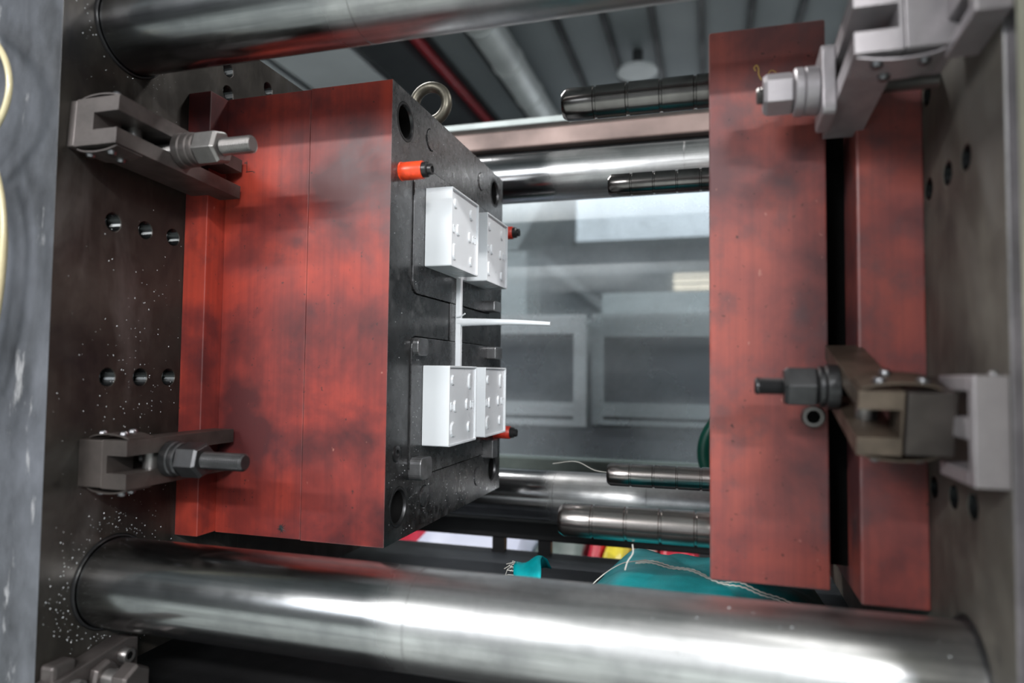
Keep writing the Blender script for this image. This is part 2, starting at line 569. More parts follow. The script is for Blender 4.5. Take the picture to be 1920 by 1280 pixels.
for i, x0 in enumerate((-4.7, 1.9)):
    bm = B(); box(bm, x0, x0 + 3, -5.99, -5.95, 0.9, 2.9)
    w = struct(obj('window_%d' % (i + 1), bm, 'day'))
    bm = B()
    for k in range(4):
        box(bm, x0 + k - 0.03, x0 + k + 0.03, -5.95, -5.90, 0.9, 2.9)
    box(bm, x0, x0 + 3, -5.95, -5.90, 1.87, 1.93); box(bm, x0, x0 + 3, -5.95, -5.90, 2.85, 2.9); box(bm, x0, x0 + 3, -5.95, -5.90, 0.9, 0.95)
    obj('window_frame', bm, 'mach_grey', w)
# clerestory band and a warm lit window in the back wall
bm = B(); box(bm, -1.75, 1.6, 8.95, 8.99, 1.76, 2.6)
w = struct(obj('window_3', bm, 'day'))
bm = B(); box(bm, -1.80, 1.65, 8.91, 8.95, 1.70, 1.77); box(bm, -1.80, 1.65, 8.91, 8.95, 2.58, 2.64); box(bm, -1.82, -1.75, 8.91, 8.95, 1.70, 2.64)
obj('window_frame', bm, 'mach_grey', w)
bm = B(); box(bm, -0.47, 0.25, 8.95, 8.99, 0.98, 1.30)
w = struct(obj('window_4', bm, 'warm'))
bm = B()
for z in (1.0, 1.08, 1.16, 1.24):
    box(bm, -0.47, 0.25, 8.92, 8.95, z, z + 0.015)
obj('window_frame', bm, 'mach_grey', w)
bm = B(); box(bm, -2.6, 1.5, 8.80, 8.99, 1.42, 1.66)
struct(obj('trim_1', bm, 'mach_dark'), 'dark beam under the high windows')
bm = B(); tube(bm, [(-3.4, 8.72, 2.55), (-2.3, 8.72, 1.62), (-1.2, 8.72, 0.75), (0.8, 8.72, -0.8), (1.55, 8.72, -1.39)], 0.07)
tag(obj('brace_pipe', bm, 'beam', smooth=True), 'pale diagonal brace seen hazily through the rear guard pane', 'pipe')

# roof services
bm = B(); lathe(bm, (-1.88, 5.0, 3.0), (0, 1, 0), [(0, 0.15), (3.9, 0.15)], 24)
for k in range(5):
    lathe(bm, (-1.88, 5.3 + k * 0.8, 3.0), (0, 1, 0), [(0, 0.16), (0.04, 0.16)], 24)
tag(obj('air_duct', bm, 'duct', smooth=True), 'pale round air duct running under the dark ceiling', 'duct')
bm = B(); lathe(bm, (-2.66, 5.0, 3.12), (0, 1, 0), [(0, 0.05), (3.9, 0.05)], 16)
tag(obj('sprinkler_pipe', bm, 'redpipe', smooth=True), 'thin red pipe running along the ceiling', 'pipe')
bm = B(); box(bm, -3.15, -2.72, 4.8, 8.95, 3.0, 3.19)
tag(obj('cable_tray', bm, 'beam_dark'), 'black cable tray beside the red ceiling pipe', 'cable tray')
for (x0, x1, lab) in ((-4.05, -3.22, 'wide pale roof beam left of the black cable tray'), (-5.1, -4.15, 'leftmost pale roof beam above the grey platen corner')):
    bm = B(); box(bm, x0, x1, 4.8, 8.95, 2.98, 3.0); box(bm, (x0 + x1) / 2 - 0.03, (x0 + x1) / 2 + 0.03, 4.8, 8.95, 3.0, 3.2); box(bm, x0, x1, 4.8, 8.95, 3.17, 3.19)
    tag(obj('roof_beam', bm, 'beam'), lab, 'beam')
e = thing('high_bay_lamp', 'round white unlit high-bay lamp under the ceiling', 'lamp', (-0.70, 6.66, 2.9))
bm = B(); lathe(bm, (-0.70, 6.66, 2.98), (0, 0, 1), [(0.0, 0.195), (0.005, 0.20), (0.035, 0.19), (0.06, 0.06)], 28)
obj('reflector', bm, 'lamp_white', e, smooth=True)
bm = B(); lathe(bm, (-0.70, 6.66, 3.03), (0, 0, 1), [(0, 0.05), (0.17, 0.05)], 12)
obj('stem', bm, 'rib', e, smooth=True)
for i, (lx, ly, lz, lp) in enumerate(LAMPS):
    e = thing('ceiling_lamp', ('hanging tube lamp across the aisle, %s one', 'hanging tube lamp close above the machine front, %s one', 'hanging tube lamp over the machine, %s one')[0 if ly < -2 else 1 if ly < 0 else 2] % ('left', 'right')[lx > 0], 'lamp', (lx, ly, lz))
    bm = B(); prism(bm, [(lx - 0.75, lz + 0.02), (lx + 0.75, lz + 0.02), (lx + 0.72, lz + 0.10), (lx - 0.72, lz + 0.10)], 1, ly - 0.15, ly + 0.15)
    obj('housing', bm, 'lamp_white', e)
    for dy in (-0.07, 0.07):
        bm = B(); lathe(bm, (lx - 0.70, ly + dy, lz + 0.025), (1, 0, 0), [(0, 0.013), (1.4, 0.013)], 10)
        obj('tube', bm, 'tube', e, smooth=True)
    for dx in (-0.6, 0.6):
        bm = B(); lathe(bm, (lx + dx, ly, lz + 0.10), (0, 0, 1), [(0, 0.005), (3.2 - lz - 0.10, 0.005)], 6)
        obj('wire', bm, 'rib', e)

# neighbouring machine behind the rear guard
e = thing('neighbour_machine', 'pale machine cabinet with two dark windows behind the guard pane', 'machine', (-0.6, 3.4, -1.4))
bm = B(); box(bm, -2.6, 1.8, 3.05, 4.2, -1.4, -0.24); obj('base', bm, 'mach_dark', e, bevel=0.01)
bm = B(); box(bm, -2.6, 1.8, 3.12, 4.2, -0.24, 0.25); obj('cabinet', bm, 'mach_grey', e, bevel=0.01)


def mach_door(x0, x1, z0, z1, wx0, wx1, wz0, wz1, y0, mat):
    bm = B()
    box(bm, x0, wx0, y0, y0 + 0.05, z0, z1); box(bm, wx1, x1, y0, y0 + 0.05, z0, z1)
    box(bm, wx0, wx1, y0, y0 + 0.05, z0, wz0); box(bm, wx0, wx1, y0, y0 + 0.05, wz1, z1)
    d = obj('door', bm, mat, e)
    bm = B(); box(bm, wx0, wx1, y0 + 0.03, y0 + 0.04, wz0, wz1); obj('window_pane', bm, 'mach_glass', d)
    bm = B(); box(bm, wx0, wx1, y0 + 0.0, y0 + 0.02, wz0 - 0.075, wz0 - 0.06); obj('slot', bm, 'mach_dark', d)


mach_door(-1.35, -0.543, -0.236, 0.265, -1.25, -0.597, -0.131, 0.18, 3.0, 'mach_white')
mach_door(-0.52, 0.62, -0.225, 0.27, -0.466, 0.45, -0.129, 0.167, 3.03, 'mach_grey')
bm = B(); box(bm, -1.2, -0.9, 3.3, 3.6, 0.25, 0.62); prism(bm, [(-1.3, 0.9), (-0.8, 0.9), (-0.95, 0.62), (-1.15, 0.62)], 1, 3.3, 3.7)
obj('hopper', bm, 'mach_grey', e, bevel=0.01)
bm = B(); box(bm, -0.55, 1.2, 3.5, 3.9, 0.25, 0.42); obj('top_cover', bm, 'mach_grey', e, bevel=0.01)

# bench behind the machine with sacks and sheets
bm = B(); box(bm, -1.9, 1.2, 1.75, 2.55, -0.66, -0.62)
for x in (-1.8, 1.1):
    for y in (1.8, 2.5):
        box(bm, x - 0.03, x + 0.03, y - 0.03, y + 0.03, -1.4, -0.66)
tag(obj('bench', bm, 'black'), 'black bench behind the machine carrying sacks', 'bench')


def sack(name, label, cat, mat, x0, x1, y0, y1, z0, z1, group, amp=0.1):
    bm = B()
    nx, ny = 12, 8
    g = bmesh.ops.create_grid
    for side in (1, -1):
        gv = []
        for i in range(nx + 1):
            row = []
            for j in range(ny + 1):
                u = i / nx * 2 - 1; v = j / ny * 2 - 1
                h = (1 - abs(u) ** 5) * (1 - abs(v) ** 4)
                h = max(h, 0) ** 0.5
                zc = (z0 + z1) / 2 + side * (z1 - z0) / 2 * (0.12 + 0.88 * h) * (1 + amp * math.sin(5 * u + 3 * v) * (side > 0))
                row.append(bm.verts.new(((x0 + x1) / 2 + u * (x1 - x0) / 2, (y0 + y1) / 2 + v * (y1 - y0) / 2, max(zc, z0))))
            gv.append(row)
        for i in range(nx):
            for j in range(ny):
                bm.faces.new((gv[i][j], gv[i + 1][j], gv[i + 1][j + 1], gv[i][j + 1]))
    bmesh.ops.remove_doubles(bm, verts=bm.verts, dist=1e-5)
    ed = [e_ for e_ in bm.edges if e_.is_boundary]
    bmesh.ops.bridge_loops(bm, edges=ed)
    return tag(obj(name, bm, mat, smooth=True), label, cat, group)


G_BK = 'sacks and sheets on the bench behind the machine'
sack('pale_sack', 'pale lilac sack glimpsed below the rear frame, under the left mould', 'sack', 'lilac', -0.865, -0.505, 1.85, 2.45, -0.62, -0.46, G_BK)
sack('red_sack', 'red sack at the left end behind the pale lilac sack', 'sack', 'pack_red', -1.25, -0.87, 1.86, 2.4, -0.62, -0.45, G_BK)
sack('grey_sack', 'grey-green sack right of the pale lilac sack', 'sack', 'pack_grey', -0.500, -0.345, 1.9, 2.4, -0.62, -0.47, G_BK)
sack('red_packet', 'red packet left of the yellow packet behind the teal sack', 'packet', 'pack_red', -0.340, -0.300, 1.9, 2.3, -0.62, -0.47, G_BK)
sack('yellow_packet', 'yellow packet behind the teal sack', 'packet', 'pack_yellow', -0.297, -0.225, 1.85, 2.2, -0.62, -0.485, G_BK)
sack('pale_packet', 'pale packet right of the yellow packet behind the teal sack', 'packet', 'pack_pale', -0.222, -0.15, 1.9, 2.3, -0.62, -0.475, G_BK)
sack('red_packet', 'rightmost red packet peeking over the teal sack', 'packet', 'pack_red', -0.147, -0.04, 1.9, 2.3, -0.62, -0.475, G_BK)

# ------------------------------------------------------------------ rear guard
e = thing('rear_guard', 'rear safety guard with a scratched clear pane between the tie bars', 'guard', (-0.2, 1.62, -0.30))
bm = B(); box(bm, -1.6, 1.3, 1.60, 1.64, 0.617, 0.634); obj('top_rail', bm, 'rail_grey', e, bevel=0.003)
bm = B(); box(bm, -1.6, 1.3, 1.60, 1.66, 0.561, 0.607); obj('beam', bm, 'rail_brown', e, bevel=0.004)
bm = B(); box(bm, -1.6, 1.3, 1.63, 1.66, 0.54, 0.561); obj('seal', bm, 'black', e)
bm = B(); box(bm, -1.6, 1.3, 1.60, 1.64, 0.50, 0.543); obj('pane_rail', bm, 'mach_grey', e, bevel=0.003)
bm = B(); box(bm, -1.6, 1.3, 1.61, 1.616, -0.205, 0.505); obj('pane', bm, 'pane', e)
bm = B(); box(bm, -1.6, 1.3, 1.58, 1.64, -0.232, -0.203); obj('sill', bm, 'sill', e, bevel=0.003)
bm = B(); box(bm, -1.6, 1.3, 1.60, 1.64, -0.30, -0.232); obj('kick_strip', bm, 'black', e, bevel=0.003)
for x in (-1.6, 1.26):
    bm = B(); box(bm, x, x + 0.04, 1.641, 1.68, -1.4, 0.634); obj('post', bm, 'black', e)

# machine bed and rear frame below the bars
e = thing('machine_bed', 'black machine bed frame below the tie bars', 'machine bed', (-0.2, 1.0, -1.4))
bm = B(); box(bm, -1.5, 1.0, 0.54, 1.45, -1.4, -0.415); obj('tray', bm, 'black', e, bevel=0.005)
bm = B(); box(bm, -1.5, 1.0, 1.19, 1.49, -0.415, -0.398); obj('bed_rail', bm, 'mach_dark', e, bevel=0.003)
bm = B(); box(bm, -1.5, 1.0, 1.455, 1.49, -0.366, -0.326); obj('upper_rail', bm, 'black', e, bevel=0.003)
for x in (-0.98, -0.47, -0.365, 0.25):
    bm = B(); box(bm, x, x + 0.028, 1.455, 1.475, -0.398, -0.366); obj('upright', bm, 'black', e)
for x in (-1.45, 0.93):
    bm = B(); box(bm, x, x + 0.05, 1.455, 1.48, -0.398, -0.366); obj('upright', bm, 'black', e)

# ------------------------------------------------------------------ tie bars
YN, YF, ZU, ZL, RB = 0.64, 1.355, 0.407, -0.248, 0.05
XL, XR = -0.672, 0.198      # platen faces


def tie_bar(y, z, mat, label, ring):
    e = thing('tie_bar', label, 'tie bar', (-0.3, y, z - RB), 'steel tie bars of the machine')
    prof = [(-1.25, RB * 0.95), (-1.24, RB)]
    for rx in ring:
        prof += [(rx - 0.0012, RB), (rx - 0.0006, RB - 0.0008), (rx + 0.0006, RB - 0.0008), (rx + 0.0012, RB)]
    prof += [(0.64, RB), (0.65, RB * 0.95)]
    bm = B(); lathe(bm, (0, y, z), (1, 0, 0), prof, 96)
    obj('bar', bm, mat, e, smooth=True)
    for x in (XL, XR):
        s = 1 if x == XL else -1
        bm = B()
        # scraper seal seated in the platen bore
        rr = lathe(bm, (x, y, z), (s, 0, 0), [(-0.03, RB + 0.0006), (-0.002, RB + 0.0006), (0.0018, RB + 0.0012), (0.0018, RB + 0.0032), (-0.002, RB + 0.004), (-0.03, RB + 0.004)], 64, False, False)
        obj('wiper_seal', bm, 'rubber', e, smooth=True)
    return e


tie_bar(YN, ZU, 'bar_a', 'steel tie bar crossing the top of the picture', [-0.357])
tie_bar(YN, ZL, 'bar_b', 'nearest steel tie bar across the bottom, with broad white highlight', [-0.278])
tie_bar(YF, ZU, 'bar_c', 'upper rear tie bar behind the short upper guide pin', [-0.05])
tie_bar(YF, ZL, 'bar_c', 'lower rear tie bar behind the lower guide pins', [-0.30, -0.12])

# ------------------------------------------------------------------ platens
def threaded_sleeve(x, s, y, z, r, depth):
    bm = B()
    prof = []
    k = 0; d = -0.0004
    while d > -depth:
        prof.append((d, r)); prof.append((d - 0.0012, r - 0.0011)); d -= 0.0024
    lathe(bm, (x, y, z), (s, 0, 0), prof, 20, False, True)
    return bm


HOLES_L = [(y, z) for z in (0.171, -0.0105) for y in (0.622, 0.669, 0.714)] + [(0.807, 0.435), (0.8085, 0.400), (0.899, 0.443), (1.29, 0.171), (1.29, -0.01)]
e = thing('moving_platen', 'dark brown steel platen on the left with rows of tapped holes', 'platen', (-0.85, 1.0, -0.35))
bm = B(); box(bm, -1.02, XL, 0.548, 1.447, -0.35, 0.480)
o = obj('platen_body', bm, ['platen', 'edge_paint', 'hole'], e, bevel=0.0025)
c = B()
for y in (YN, YF):
    for z in (ZU, ZL):
        lathe(c, (-1.1, y, z), (1, 0, 0), [(0, RB + 0.0042), (0.5, RB + 0.0042)], 48)
cut(o, c)
c = B()
for (y, z) in HOLES_L:
    lathe(c, (XL - 0.035, y, z), (1, 0, 0), [(0, 0.0102), (0.0335, 0.0102), (0.0365, 0.0125)], 20)
cut(o, c)
matface(o, lambda n: n.y < -0.9, 1)
o.data.polygons.foreach_set('use_smooth', [False] * len(o.data.polygons))
for (y, z) in HOLES_L:
    obj('tapped_hole', threaded_sleeve(XL, 1, y, z, 0.0101, 0.03), 'hole', e, smooth=False)

HOLES_R = [(y, z) for z in (0.179, -0.102) for y in (0.625, 0.670, 0.7235)] + [(0.7246, 0.271), (1.29, 0.18)]
e = thing('fixed_platen', 'grey-brown steel platen at the right edge, out of focus', 'platen', (0.4, 1.0, -0.35))
bm = B(); box(bm, XR, 0.52, 0.548, 1.447, -0.35, 0.480)
o = obj('platen_body', bm, ['platen_r', 'edge_red', 'hole'], e, bevel=0.0025)
c = B()
for y in (YN, YF):
    for z in (ZU, ZL):
        lathe(c, (0.1, y, z), (1, 0, 0), [(0, RB + 0.0042), (0.5, RB + 0.0042)], 48)
cut(o, c)
c = B()
for (y, z) in HOLES_R:
    lathe(c, (XR + 0.035, y, z), (-1, 0, 0), [(0, 0.0102), (0.0335, 0.0102), (0.0365, 0.0125)], 20)
cut(o, c)
matface(o, lambda n: n.y < -0.9, 1)
for (y, z) in HOLES_R:
    obj('tapped_hole', threaded_sleeve(XR, -1, y, z, 0.0101, 0.03), 'hole', e, smooth=False)

# cream guard post at the right edge
bm = B(); box(bm, 0.187, 0.26, 0.46, 0.50, -0.9, 0.62); box(bm, 0.20, 0.255, 0.50, 0.53, -0.9, 0.62)
tag(obj('guard_post', bm, 'cream', bevel=0.004), 'cream guard post at the far right edge', 'post')

# ------------------------------------------------------------------ left mould half
YB0, YB1, ZB0, ZB1 = 0.7664, 1.2385, -0.2165, 0.3703
XS, XP = -0.506, -0.388
BUSH = [(0.806, 0.330), (1.190, 0.334), (0.805, -0.1742), (1.192, -0.1746)]
e = thing('mould_half', 'red mould half on the left holding the white plastic boxes', 'mould', (-0.53, 1.0, ZB0))
ML = e
bm = B(); box(bm, XL, -0.6364, 0.733, 1.272, -0.2155, 0.3695); obj('clamp_plate', bm, 'red', e, bevel=0.0012)
bm = B(); box(bm, -0.6364, XS - 0.0005, YB0, YB1, ZB0, ZB1); obj('support_plate', bm, 'red', e, bevel=0.0008)
bm = B(); box(bm, XS + 0.0005, XP, YB0, YB1, ZB0 - 0.0006, ZB1 + 0.0006)
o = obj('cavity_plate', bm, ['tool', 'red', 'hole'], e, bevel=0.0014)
c = B()
for (y, z) in BUSH:
    lathe(c, (XP - 0.10, y, z), (1, 0, 0), [(0, 0.0262), (0.12, 0.0262)], 40)
cut(o, c)
PINS = [(0.889, 0.3335), (1.111, 0.334), (0.887, -0.1745), (1.110, -0.178)]
c = B()
for (y, z) in PINS:
    lathe(c, (XP - 0.005, y, z), (1, 0, 0), [(0, 0.0161), (0.02, 0.0161)], 32)
cut(o, c)
c = B()
IN_U = (0.833, 1.172, 0.107, 0.288); IN_L = (0.833, 1.172, -0.143, 0.047); IN_C = (0.972, 1.032, 0.047, 0.107)
g = 0.0018
prism(c, rrect(IN_U[0] - g, IN_U[1] + g, IN_U[2] - g, IN_U[3] + g, 0.016), 0, XP - 0.008, XP + 0.02)
cut(o, c)
c = B(); prism(c, rrect(IN_L[0] - g, IN_L[1] + g, IN_L[2] - g, IN_L[3] + g, 0.016), 0, XP - 0.008, XP + 0.02)
cut(o, c)
c = B(); prism(c, rrect(IN_C[0] - g, IN_C[1] + g, IN_C[2] - 0.012, IN_C[3] + 0.012, 0.002), 0, XP - 0.008, XP + 0.02)
cut(o, c)
matface(o, lambda n: n.y < -0.9, 1)
for p in o.data.polygons:                      # only the outer near side is painted
    if p.material_index == 1 and (p.center.y + o['_o'][1]) > YB0 + 0.004:
        p.material_index = 0
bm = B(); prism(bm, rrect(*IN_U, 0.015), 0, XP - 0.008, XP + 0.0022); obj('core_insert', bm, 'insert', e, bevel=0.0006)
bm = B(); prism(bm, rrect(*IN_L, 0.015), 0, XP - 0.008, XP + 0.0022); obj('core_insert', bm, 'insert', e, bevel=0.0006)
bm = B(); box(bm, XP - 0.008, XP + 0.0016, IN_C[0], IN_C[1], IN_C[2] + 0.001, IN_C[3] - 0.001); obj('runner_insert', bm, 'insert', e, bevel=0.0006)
for (y, z) in BUSH:
    bm = B()
    lathe(bm, (XP, y, z), (1, 0, 0), [(-0.098, 0.0205), (-0.003, 0.0205), (0.0004, 0.0225), (0.0004, 0.0255), (-0.002, 0.0260), (-0.098, 0.0260)], 40, False, False)
    b_ = obj('guide_bushing', bm, ['bolt', 'void'], e, smooth=True)
    for p in b_.data.polygons:
        cc = p.center + Vector(b_['_o'])
        if math.hypot(cc.y - y, cc.z - z) < 0.0208:
            p.material_index = 1
    bm = B(); lathe(bm, (XP - 0.098, y, z), (1, 0, 0), [(0, 0.0255), (0.004, 0.0255)], 24); obj('bushing_end', bm, 'void', b_)
for (y, z) in PINS:
    bm = B(); lathe(bm, (XP, y, z), (1, 0, 0), [(-0.005, 0.0150), (0.0010, 0.0150), (0.0016, 0.0143)], 28)
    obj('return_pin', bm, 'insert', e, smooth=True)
for (y, z) in [(0.7966, -0.1055), (0.885, -0.2)]:
    if z < -0.19:
        continue
    bm = B(); lathe(bm, (XP, y, z), (1, 0, 0), [(-0.004, 0.0105), (0.0012, 0.0105), (0.0016, 0.0095), (0.0016, 0.0052), (-0.003, 0.0050)], 24, True, True)
    obj('socket_screw', bm, 'bolt', e, smooth=True)
# parting-line interlock keys
def key(y0, y1, z0, z1, h, r):
    bm = B(); prism(bm, rrect(y0, y1, z0, z1, r), 0, XP - 0.004, XP + h)
    obj('interlock', bm, 'key', ML, bevel=0.0012)


key(0.8365, 0.872, 0.022, 0.046, 0.010, 0.008)
key(0.8335, 0.872, -0.145, -0.115, 0.018, 0.008)
key(1.135, 1.172, 0.1085, 0.127, 0.020, 0.003)
key(1.150, 1.190, 0.024, 0.046, 0.018, 0.003)
key(1.135, 1.165, -0.150, -0.118, 0.020, 0.003)
# plastic parting locks
for (y, z, mat) in [(0.796, 0.2605, 'orange'), (1.208, 0.262, 'orange_dark'), (1.205, -0.110, 'orange_dark')]:
    bm = B(); lathe(bm, (XP, y, z), (1, 0, 0), [(-0.004, 0.0125), (0.001, 0.0125), (0.0015, 0.0118), (0.030, 0.0118), (0.031, 0.0112)], 28)
    pl = obj('parting_lock', bm, mat, e, smooth=True); pl['label'] = 'orange plastic parting lock'
    bm = B(); lathe(bm, (XP + 0.031, y, z), (1, 0, 0), [(0, 0.0100), (0.006, 0.0100), (0.0075, 0.0085), (0.0075, 0.0072), (0.0125, 0.0072), (0.0128, 0.0045), (0.008, 0.0042)], 24)
    obj('lock_screw', bm, 'rubber', pl, smooth=True)
# lifting eye
bm = B()
pts = [(-0.438 + 0.0285 * math.cos(2 * PI * k / 36), 1.0, 0.434 + 0.0285 * math.sin(2 * PI * k / 36)) for k in range(36)]
tube(bm, pts, 0.0088, 14, closed=True)
lathe(bm, (-0.438, 1.0, 0.3705), (0, 0, 1), [(0, 0.019), (0.006, 0.019), (0.010, 0.011), (0.036, 0.010)], 20)
le = obj('lifting_eye', bm, 'eye', e, smooth=True); le['label'] = 'weathered steel lifting eye'

# ------------------------------------------------------------------ right mould half
e = thing('mould_half', 'pinkish red mould half on the right with four grooved guide pins', 'mould', (0.1, 1.0, -0.2165))
MR = e
bm = B(); box(bm, -0.0025, 0.1140, 0.755, 1.2385, -0.2155, 0.3735); obj('cavity_plate', bm, 'red2', e, bevel=0.0022)
bm = B(); box(bm, 0.1140, 0.138, 0.80, 1.22, -0.20, 0.355); obj('spacer', bm, 'void', e)
bm = B(); box(bm, 0.138, XR, 0.735, 1.262, -0.2205, 0.372); obj('clamp_plate', bm, 'red2', e, bevel=0.0025)
for i, (y, z) in enumerate(BUSH):
    R_ = 0.0197
    prof = [(0, R_ * 0.80), (0.0015, R_ * 0.86), (0.006, R_)]
    for gx in (0.040, 0.079, 0.118, 0.157):
        prof += [(gx - 0.0020, R_), (gx - 0.0012, R_ - 0.0015), (gx + 0.0012, R_ - 0.0015), (gx + 0.0020, R_)]
    prof += [(0.20, R_)]
    bm = B(); lathe(bm, (-0.175, y, z), (1, 0, 0), prof, 40)
    obj('guide_pin', bm, 'pin_dark' if i < 2 else 'pin', e, smooth=True)
bm = B(); lathe(bm, (0.0978, 0.755, -0.0408), (0, -1, 0), [(-0.002, 0.0112), (0.012, 0.0112), (0.0135, 0.0100), (0.0135, 0.0064), (0.003, 0.0062)], 24)
sk = obj('socket_screw', bm, 'bolt_grey', e, smooth=True)
bm = B(); lathe(bm, (0.0978, 0.755, -0.0408), (0, -1, 0), [(0.002, 0.0063), (0.0125, 0.0063)], 6); obj('socket_shade', bm, 'void', sk)  # black plug added for the shade inside the socket

# chalk and oil marks on the painted sides
def stroke(parent, name, pts, r, mat, label=None):
    bm = B(); tube(bm, spline(pts, 6), r, 6)
    o_ = obj(name, bm, mat, parent, smooth=True)
    if label:
        o_['label'] = label


yl, yr = YB0 + 0.0003, 0.755 + 0.0002
stroke(ML, 'ink_mark', [(-0.6034, yl, 0.2825), (-0.6032, yl, 0.275), (-0.6029, yl, 0.2675)], 0.0006, 'black', 'small black ink mark')
stroke(ML, 'ink_mark', [(-0.6045, yl, 0.2672), (-0.599, yl, 0.2674), (-0.5936, yl, 0.2676)], 0.0006, 'black')
stroke(MR, 'chalk_curl', [(0.0455, yr, 0.3255), (0.0440, yr, 0.3290), (0.0465, yr, 0.3315), (0.0485, yr, 0.3275), (0.0485, yr, 0.3215), (0.0512, yr, 0.3150)], 0.0007, 'chalk', 'yellow chalk curl')
stroke(MR, 'chalk_curl', [(0.0580, yr, 0.3200), (0.0600, yr, 0.3238), (0.0630, yr, 0.3240), (0.0660, yr, 0.3214)], 0.0006, 'chalk')
bm = B()
ctr = bm.verts.new((-0.5345, YB0 - 0.0003, -0.2035)); rv = []
for k in range(22):
    a = 2 * PI * k / 22; r = (0.0035 if k % 2 else 0.0085) * random.uniform(0.6, 1.25)
    rv.append(bm.verts.new((-0.5345 + r * math.cos(a), YB0 - 0.00005, -0.2035 + r * math.sin(a))))
for k in range(22):
    bm.faces.new((ctr, rv[k], rv[(k + 1) % 22]))
obj('oil_splat', bm, 'black', ML)

# ------------------------------------------------------------------ white moulded boxes
def moulded_box(label, y0, z0, glyph_rows, flip):
    W = 0.1125; H = 0.1115; D0 = -0.3855; D1 = -0.3455
    e = thing('plastic_box', label, 'box', (-0.366, y0 + W / 2, z0), 'white plastic boxes on the mould')
    rim = 0.0026
    bm = B()
    # shell: open towards the mould, rim proud of the recessed face
    outer = rrect(y0, y0 + W, z0, z0 + H, 0.0022, 3)
    inner = rrect(y0 + rim, y0 + W - rim, z0 + rim, z0 + H - rim, 0.0012, 3)
    n = len(outer)
    def ring(poly, x):
        return [bm.verts.new((x, p[0], p[1])) for p in poly]
    sc = 0.995
    r0 = ring(outer, D0); r1 = ring(outer, D1); r2 = ring(inner, D1); r3 = ring(inner, D1 - 0.0030)
    r4 = ring(inner, D0)
    for a, b_ in ((r0, r1), (r1, r2), (r2, r3), (r4, r0)):
        for k in range(n):
            bm.faces.new((a[k], a[(k + 1) % n], b_[(k + 1) % n], b_[k]))
    bm.faces.new(r3); bm.faces.new(r4)
    obj('shell', bm, 'white', e, bevel=0.0004, seg=2)
    spots = [(0.17, 0.18, 0.085, 0.135), (0.76, 0.20, 0.10, 0.16), (0.27, 0.50, 0.075, 0.155), (0.70, 0.51, 0.075, 0.15), (0.15, 0.80, 0.085, 0.22), (0.76, 0.83, 0.085, 0.14)]
    if flip:
        spots = [(0.17, 0.18, 0.095, 0.14), (0.78, 0.20, 0.10, 0.22), (0.25, 0.51, 0.075, 0.16), (0.68, 0.50, 0.075, 0.155), (0.19, 0.80, 0.15, 0.16), (0.76, 0.80, 0.085, 0.15)]
    for (a, b_, w, h) in spots:
        cy = y0 + a * W; cz = z0 + (1 - b_) * H
        bm = B()
        w *= 1.35
        po = oval(cy, cz, w * W, max(h * H, w * W * 1.05)); pi_ = oval(cy, cz, w * W * 0.78, max(h * H, w * W * 1.05) - w * W * 0.22)
        ra = [bm.verts.new((D1 - 0.0032, p[0], p[1])) for p in po]
        rb = [bm.verts.new((D1 - 0.0006, p[0], p[1])) for p in pi_]
        k_ = len(po)
        for k in range(k_):
            bm.faces.new((ra[k], ra[(k + 1) % k_], rb[(k + 1) % k_], rb[k]))
        bm.faces.new(rb); bm.faces.new(ra[::-1])
        obj('knockout', bm, 'white', e)
    # small raised figures beside the middle knockouts: 1 0 on the near side, 0 1 on the far side
    for (a, ch) in ((0.045, '1'), (0.125, '0'), (0.845, '0'), (0.925, '1')):
        cy = y0 + a * W; cz = z0 + 0.49 * H
        bm = B()
        if ch == '1':
            box(bm, D1 - 0.0031, D1 - 0.0014, cy - 0.0014, cy + 0.0014, cz - 0.0058, cz + 0.0058)
            prism(bm, [(cy - 0.0014, cz + 0.0058), (cy - 0.0036, cz + 0.0034), (cy - 0.0014, cz + 0.0030)], 0, D1 - 0.0031, D1 - 0.0014)
        else:
            po = oval(cy, cz, 0.0062, 0.0120); pi_ = oval(cy, cz, 0.0030, 0.0082)
            k_ = len(po)
            rs = [[bm.verts.new((x, p[0], p[1])) for p in poly] for poly, x in ((po, D1 - 0.0031), (po, D1 - 0.0014), (pi_, D1 - 0.0014), (pi_, D1 - 0.0031))]
            for q in range(4):
                A_, B_ = rs[q], rs[(q + 1) % 4]
                for k in range(k_):
                    bm.faces.new((A_[k], A_[(k + 1) % k_], B_[(k + 1) % k_], B_[k]))
        obj('raised_figure', bm, 'white', e)
    # knock-out ring mark on the lower side
    bm = B(); lathe(bm, (-0.362, y0 + 0.62 * W, z0), (0, 0, -1), [(-0.0004, 0.0125), (0.0006, 0.0125), (0.0006, 0.0118), (-0.0004, 0.0118)], 28, False, False)
    obj('ring_mark', bm, 'white', e)
    return e


moulded_box('upper white box nearer the red mould side', 0.8694, 0.1472, None, False)
moulded_box('upper white box farther from the red mould side', 1.0240, 0.1468, None, False)
moulded_box('lower white box nearer the red mould side', 0.8700, -0.1025, None, True)
moulded_box('lower white box farther from the red mould side', 1.0240, -0.1030, None, True)

